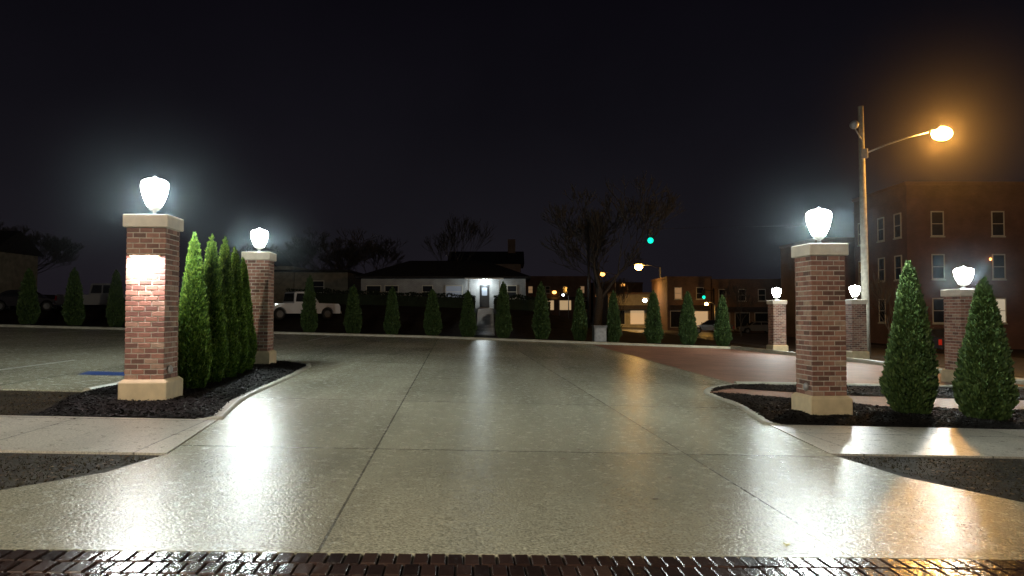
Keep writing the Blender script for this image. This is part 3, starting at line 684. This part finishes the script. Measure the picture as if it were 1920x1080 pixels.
# ------------------------------------------------------------------ street lamps
def big_lamp():
    x,y=16.55,34.6; z=gz(x,y); e=empty('street_lamp',(x,y,z),0,'tall weathered pole with glowing sodium lamp on long arm','street lamp')
    mb=MB(); mb.tube([(0,0,-.3),(-.03,0,5),(-.10,0,11.8)],[.19,.165,.12],M['polewood'],14); mb.obj('pole',e,smooth=True)
    mb=MB(); mb.tube([(0.05,0,9.55),(1.0,-.1,9.95),(2.0,-.2,10.28),(2.9,-.3,10.5)],[.04,.035,.033,.03],M['grey'],8); mb.obj('arm',e,smooth=True)
    mb=MB(); mb.ell((3.45,-.36,10.60),(.5,.22,.11),M['grey'],20,10); head=mb.obj('lamp_head',e,smooth=True)
    mb=MB(); mb.ell((3.5,-.36,10.42),(.46,.32,.31),M['sodium'],20,10); mb.obj('lens',head,smooth=True)
    mb=MB(); mb.tube([(-.1,-.1,10.15),(-.5,-.2,10.75)],[.03,.03],M['grey'],6); mb.ell((-.55,-.3,10.85),(.2,.24,.2),M['grey'],14,8); mb.obj('floodlight',e,smooth=True)
    mb=MB(); mb.box(-.24,.1,-.26,-.14,9.3,9.75,M['grey'],.02); mb.obj('control_box',e)
    return e
big_lamp()
def small_lamp(x,y,h,arm,m,label,energy=0,col=(1,.6,.2),s=.3):
    z=gz(x,y); e=empty('street_lamp',(x,y,z),0,label,'street lamp','distant street lamps')
    mb=MB(); mb.tube([(0,0,-.2),(0,0,h)],[.11,.07],M['grey'],8); mb.obj('pole',e,smooth=True)
    mb=MB(); mb.tube([(0,0,h-.1),(arm*.5,0,h+.25),(arm,0,h+.2)],[.05,.045,.04],M['grey'],6); mb.obj('arm',e,smooth=True)
    mb=MB(); mb.ell((arm,0,h+.16+s*.5),(s*1.5,s*.8,.12),M['grey'],12,6); hd=mb.obj('lamp_head',e,smooth=True)
    mb=MB(); mb.ell((arm,0,h),(s,s*.8,s*.75),m,14,8); mb.obj('lens',hd,smooth=True)
    if energy: plight('lamp_glow',(arm,0,h-.7),energy,col,.5,e,spot=150)
    return e
small_lamp(19.1,95,8.0,-2.8,M['amberbig'],'amber street lamp on a pole by the cream shop',2400,s=.5)
small_lamp(16.8,120,8.3,-2.1,M['amber'],'amber street lamp far along the street',0,s=.42)
for (x,y,z,m,s) in [(10.4,180,6.2,'amber',.6),(14,180,6.6,'amber',.5),(8.6,150,5.6,'amber',.42),(12.0,165,5.2,'amber',.55),(18,172,6.7,'amber',.5),(5.3,160,8.0,'teal',.35),(22.5,150,7.2,'amber',.4),(6.9,200,5.5,'ledwhite',.4),(15.6,135,4.6,'amber',.32),(9.7,140,4.9,'ledwhite',.24),(11.2,190,8.2,'amber',.45),(13.2,155,4.2,'ledwhite',.28),(7.4,170,4.6,'amber',.42),(20.5,135,3.6,'ledwhite',.28),(4.2,175,5.6,'amber',.35),(16.4,160,3.6,'teal',.3),(12.9,175,4.0,'amber',.4),(24.5,140,5.0,'teal',.3),(17.6,98,3.2,'ledwhite',.3),(22.6,86,2.6,'amberbig',.2)]:
    small_lamp(x+1.0,y,z+.03*x,-1.0,M[m],'small glowing street lamp in the distant town',s=s)
def signal(x,y,h,arm,label,s=1,wire=False):
    z=gz(x,y); e=empty('traffic_signal',(x,y,z),0,label,'traffic light','traffic signals in the street')
    mb=MB(); mb.tube([(0,0,-.2),(0,0,h+.3)],[.12,.09],M['metal'],8)
    if wire: mb.tube([(-17.2,0,-.2),(-17.2,0,h+.3)],[.10,.07],M['metal'],8)
    mb.obj('pole',e,smooth=True)
    mb=MB()
    if wire: mb.tube([(0,0,h+.4),(arm,0,h+.12),(-17.2,0,h+.3)],[.010,.010,.010],M['metal'],5)
    else: mb.tube([(0,0,h),(arm,0,h+.15)],[.05,.04],M['metal'],6)
    mb.obj('span_wire' if wire else 'arm',e,smooth=True)
    mb=MB(); mb.box(arm-.17,arm+.17,-.14,.14,h-.95,h+.1,M['metal'],.02)
    for k in range(3): mb.tube([(arm,-.14,h-.12-k*.32),(arm,-.32,h-.12-k*.32)],[.135,.135],M['metal'],12,cap=False)
    hd=mb.obj('signal_head',e); mb=MB(); mb.ell((arm,-.15,h-.76),(.13*s,.05,.13*s),M['green'],14,8); mb.obj('green_light',hd,smooth=True)
signal(22.9,55,8.4,-12.6,'green traffic signal hanging from a thin span wire',1.7,True)
signal(24,88,4.9,-1.2,'green traffic signal near the shops',1.5)

# ------------------------------------------------------------------ vehicles
def wheel(parent,x,y,r=.38,w=.25):
    mb=MB(); s=1 if x>0 else -1
    prof=[(r*.62,-w/2),(r*.92,-w/2),(r,-w/2+.04),(r,w/2-.04),(r*.92,w/2),(r*.62,w/2)]
    vs=[];fs=[];S=24
    for (q,u) in prof:
        for j in range(S): a=2*math.pi*j/S; vs.append((u,q*math.cos(a),q*math.sin(a)))
    for k in range(5):
        for j in range(S): fs.append((k*S+j,k*S+(j+1)%S,(k+1)*S+(j+1)%S,(k+1)*S+j))
    mb.add(vs,fs,M['tyre']); wv=mb.obj('wheel',parent,(x,y,r),smooth=True)
    mb=MB(); vs=[(s*w*.3,0,0)]+[(s*w*.42,r*.62*math.cos(2*math.pi*j/S)*(1 if j%4<2 else .96),r*.62*math.sin(2*math.pi*j/S)*(1 if j%4<2 else .96)) for j in range(S)]
    mb.add(vs,[(0,1+j,1+(j+1)%S) for j in range(S)],M['dgrey']); mb.obj('rim',wv)
def vehicle(kind,loc,rz,paint,label,tail=False,group='parked vehicles'):
    e=empty('parked_pickup' if kind=='pickup' else 'parked_car',loc,rz,label,'pickup truck' if kind=='pickup' else 'car',group)
    if kind=='pickup': Lh,W,r,wy,zb,zt=2.75,.97,.39,(1.75,-1.75),.42,1.12
    else: Lh,W,r,wy,zb,zt=2.3,.88,.33,(1.4,-1.38),.28,.92
    def arch(yc): return [(yc+(r+.08)*math.cos(a),max(zb,r+(r+.08)*math.sin(a))) for a in [math.pi*k/10 for k in range(0,11)]]
    prof=[(Lh,zb)]+[(y,z) for (y,z) in arch(wy[0])]+[(y,z) for (y,z) in arch(wy[1])]+[(-Lh,zb),(-Lh-.02,zt-.1),(-Lh+.03,zt)]
    if kind=='pickup': prof+=[(-.75,zt),(-.75,zt+.02),(1.05,zt+.02),(Lh-.12,zt-.02),(Lh,zt-.2)]
    else: prof+=[(-Lh+.7,zt+.05),(.9,zt),(Lh-.25,zt-.14),(Lh,zt-.34)]
    mb=MB(); mb.prism(prof,-W,W,paint,'x'); mb.obj('body',e,bevel=.035)
    if kind=='pickup': cab=[(-.72,zt+.01),(-.62,1.86),(-.5,1.92),(.55,1.92),(.7,1.86),(1.15,zt+.01)]
    else: cab=[(-1.85,zt+.03),(-1.05,1.38),(-.8,1.44),(.25,1.44),(.4,1.40),(1.15,zt+.0)]
    mb=MB(); n=len(cab); wl=W-.05; wt=W-.2; zt0=cab[0][1]; zt1=max(c[1] for c in cab)
    def wx(z): return wl+(wt-wl)*(z-zt0)/(zt1-zt0)
    vs=[(-wx(z),y,z) for y,z in cab]+[(wx(z),y,z) for y,z in cab]
    mb.add(vs,[tuple(range(n)),tuple(range(2*n-1,n-1,-1))]+[(i,i+n,(i+1)%n+n,(i+1)%n) for i in range(n)],paint); mb.obj('cabin',e,bevel=.03)
    def quad(name,pts):
        mb=MB(); mb.add(pts,[(0,1,2,3)],M['glass']); mb.obj(name,e)
    zl=zt0+.1; zh=zt1-.12; o=.006
    ya0=cab[0][0]+.12+(.1 if kind!='pickup' else 0)*3; yb0=cab[-1][0]-.22; ya1=cab[1][0]+.15; yb1=cab[-2][0]-.08
    mid=(ya1+yb1)/2+.05
    for s in (-1,1):
        quad('side_window',[(s*(wx(zl)+o),ya0,zl),(s*(wx(zl)+o),mid-.04,zl),(s*(wx(zh)+o),mid-.04,zh),(s*(wx(zh)+o),ya1,zh)])
        quad('side_window',[(s*(wx(zl)+o),mid+.04,zl),(s*(wx(zl)+o),yb0,zl),(s*(wx(zh)+o),yb1,zh),(s*(wx(zh)+o),mid+.04,zh)])
    def slope(i0,i1,sgn,name):
        (y0,z0),(y1,z1)=cab[i0],cab[i1]; a=.14;b=.93
        ya,za=y0+(y1-y0)*a,z0+(z1-z0)*a; yb,zb2=y0+(y1-y0)*b,z0+(z1-z0)*b
        quad(name,[(-wx(za)+.08,ya+sgn*.012,za+.004),(wx(za)-.08,ya+sgn*.012,za+.004),(wx(zb2)-.08,yb+sgn*.012,zb2+.004),(-wx(zb2)+.08,yb+sgn*.012,zb2+.004)])
    slope(0,1,-1,'rear_window'); slope(n-1,n-2,1,'windshield')
    if kind=='pickup':
        mb=MB(); mb.box(-W+.1,W-.1,-Lh+.1,-.8,zt+.001,zt+.006,M['tyre']); mb.obj('cargo_bed',e)
        mb=MB(); mb.box(-W+.12,W-.12,-Lh-.03,-Lh-.012,zb+.15,zt-.08,paint,.006); mb.obj('tailgate',e)
    mb=MB(); mb.box(-W+.02,W-.02,-Lh-.14,-Lh-.032,zb-.02,zb+.14,M['chrome'] if kind=='pickup' else paint,.02); mb.obj('rear_bumper',e)
    mb=MB(); mb.box(-W+.02,W-.02,Lh+.005,Lh+.12,zb-.02,zb+.18,M['chrome'] if kind=='pickup' else paint,.02); mb.obj('front_bumper',e)
    mb=MB(); mb.box(-W+.4,W-.4,Lh+.002,Lh+.02,zb+.2,zt-.24,M['metal'],.005); mb.obj('grille',e)
    for s in (-1,1):
        mb=MB(); x0,x1=sorted((s*(W-.12),s*(W+.008))); mb.box(x0,x1,-Lh-.03,-Lh+.1,zt-.42,zt-.1,M['taillit'] if tail else M['tail'],.006); mb.obj('tail_light',e)
        mb=MB(); x0,x1=sorted((s*(W-.38),s*(W-.02))); mb.box(x0,x1,Lh-.06,Lh+.012,zt-.42,zt-.24,M['headlens'],.01); mb.obj('headlight',e)
        mb=MB(); mb.ell((s*(W+.1),cab[-1][0]-.25,zt0+.14),(.1,.06,.08),paint,10,6); mb.obj('side_mirror',e,smooth=True)
        for y in wy: wheel(e,s*(W-.11),y,r)
    return e
vehicle('pickup',(-14.9,51.5,gz(-14.9,51.5)),R(-48),M['carwhite'],'white pickup truck parked on the upper lot')
vehicle('pickup',(-29.0,52.5,gz(-29,52.5)),R(-75),M['carsilver'],'silver pickup truck parked behind the evergreens')
vehicle('car',(-33.8,51.5,gz(-33.8,51.5)),R(-70),M['cardark'],'dark car parked near the cream house')
vehicle('car',(25.0,44.5,gz(25,44.5)),R(5),M['cardark'],'dark car with red tail lights on the side street',True)
vehicle('car',(21.5,80,gz(21.5,80)),R(80),M['cardark'],'dark car parked in front of the shops')
vehicle('car',(29,87.5,gz(29,87.5)),R(88),M['carsilver'],'silver car parked in front of the shops')

random.seed(31)
def leaf(x,y,s,m,label):
    mb=MB(); z=gz(x,y)+.021; n=10; pts=[]
    for i in range(n):
        a=2*math.pi*i/n; q=s*(1 if i%2 else .6)*random.uniform(.8,1.15); pts.append((q*math.cos(a),q*math.sin(a)*.8,.004+.25*s*random.random()))
    mb.add([(0,0,.008)]+pts,[(0,1+i,1+(i+1)%n) for i in range(n)],m); o=mb.obj('fallen_leaf',None,(x,y,z),(0,0,random.uniform(0,6))); tag(o,label,'leaf','fallen leaves on the driveway')
leaf(1.87,5.1,.045,M['leafy'],'yellow-green fallen leaf on wet concrete')
for i in range(34):
    y=random.uniform(5.6,17); x=random.uniform(-2.5,3.3)+.4
    leaf(x,y,random.uniform(.015,.035),M['leafb'],'small brown fallen leaf on wet concrete')

def assumed_rear_lamp(x,y,en,arm):  # assumed street lamp, unseen behind the camera, added to light the foreground
    z=gz(x,y); e=empty('street_lamp',(x,y,z),0,'assumed street lamp out of view, added to light the driveway mouth','street lamp','assumed street lamps on the brick street')
    mb=MB(); mb.tube([(0,0,-.2),(0,0,8.5)],[.12,.08],M['grey'],8); mb.obj('pole',e,smooth=True)
    mb=MB(); mb.tube([(0,0,8.4),(arm*.5,.3,8.8),(arm,.6,8.8)],[.05,.045,.04],M['grey'],6); mb.obj('arm',e,smooth=True)
    mb=MB(); mb.ell((arm,.6,8.78),(.45,.25,.12),M['grey'],12,6); mb.obj('lamp_head',e,smooth=True)
    plight('lamp_glow',(arm,.6,8.55),en,(1,.86,.67),.3,e)
assumed_rear_lamp(-8,-7,9500,2.0)

# lamp halos: balls of thin scattering volume added to imitate lens bloom
def halo_mat(name,dens,col):
    mm=bpy.data.materials.new(name); mm.use_nodes=True; nt=mm.node_tree; nt.nodes.clear(); L=nt.links
    ou=N(nt,'ShaderNodeOutputMaterial'); v=N(nt,'ShaderNodeVolumeScatter'); v.inputs['Anisotropy'].default_value=0.2; v.inputs['Color'].default_value=(*col,1)
    tc=N(nt,'ShaderNodeTexCoord'); g=N(nt,'ShaderNodeTexGradient',gradient_type='QUADRATIC_SPHERE'); L.new(tc.outputs['Object'],g.inputs[0])
    m_=N(nt,'ShaderNodeMath',operation='MULTIPLY'); L.new(g.outputs['Fac'],m_.inputs[0]); m_.inputs[1].default_value=dens
    L.new(m_.outputs[0],v.inputs['Density']); L.new(v.outputs[0],ou.inputs['Volume']); return mm
hz1=halo_mat('lamp_halo',0.013,(.75,.9,1)); hz2=halo_mat('street_halo',0.012,(1,.9,.8))
def halo_ball(loc,r,m):
    mb=MB(); mb.ell((0,0,0),(1,1,1),m,20,12); o=mb.obj('halo_ball',None,loc); o.scale=(r,r,r); tag(o,None,None,kind='structure'); return o
for p,h in ((p1,3.2),(p2,3.2),(p3,3.2),(p4,2.9)):
    halo_ball((p.location.x,p.location.y,p.location.z+h),2.2,hz1)
halo_ball((20.05,34.24,gz(16.55,34.6)+10.42),7.5,hz2)

# ------------------------------------------------------------------ world
w=bpy.data.worlds.new('World'); scene.world=w; w.use_nodes=True; nt=w.node_tree; bg=nt.nodes['Background']; L=nt.links
tc=N(nt,'ShaderNodeTexCoord'); s=N(nt,'ShaderNodeSeparateXYZ'); L.new(tc.outputs['Generated'],s.inputs[0])
r=ramp(nt,[(0.0,(0.0105,0.0085,0.0120)),(0.10,(0.0095,0.0086,0.0116)),(0.25,(0.0052,0.0047,0.0070)),(0.45,(0.0022,0.0018,0.0034))])
L.new(s.outputs[2],r.inputs['Fac'])
n=N(nt,'ShaderNodeTexNoise'); n.inputs['Scale'].default_value=2.5; n.inputs['Detail'].default_value=4; L.new(tc.outputs['Generated'],n.inputs['Vector'])
r2=ramp(nt,[(0.3,(.8,.8,.8)),(0.7,(1.15,1.15,1.15))]); L.new(n.outputs['Fac'],r2.inputs['Fac'])
mx=N(nt,'ShaderNodeMix',data_type='RGBA',blend_type='MULTIPLY'); mx.inputs['Factor'].default_value=1; L.new(r.outputs['Color'],mx.inputs[6]); L.new(r2.outputs['Color'],mx.inputs[7])
L.new(mx.outputs[2],bg.inputs['Color']); bg.inputs['Strength'].default_value=1.0

cam=bpy.data.cameras.new('camera'); co=bpy.data.objects.new('camera',cam); COL.objects.link(co)
co.location=(0,0,1.55); co.rotation_euler=(R(91.9),0,0); cam.lens=26; cam.sensor_width=36; cam.clip_end=4000; cam.clip_start=.05
scene.camera=co
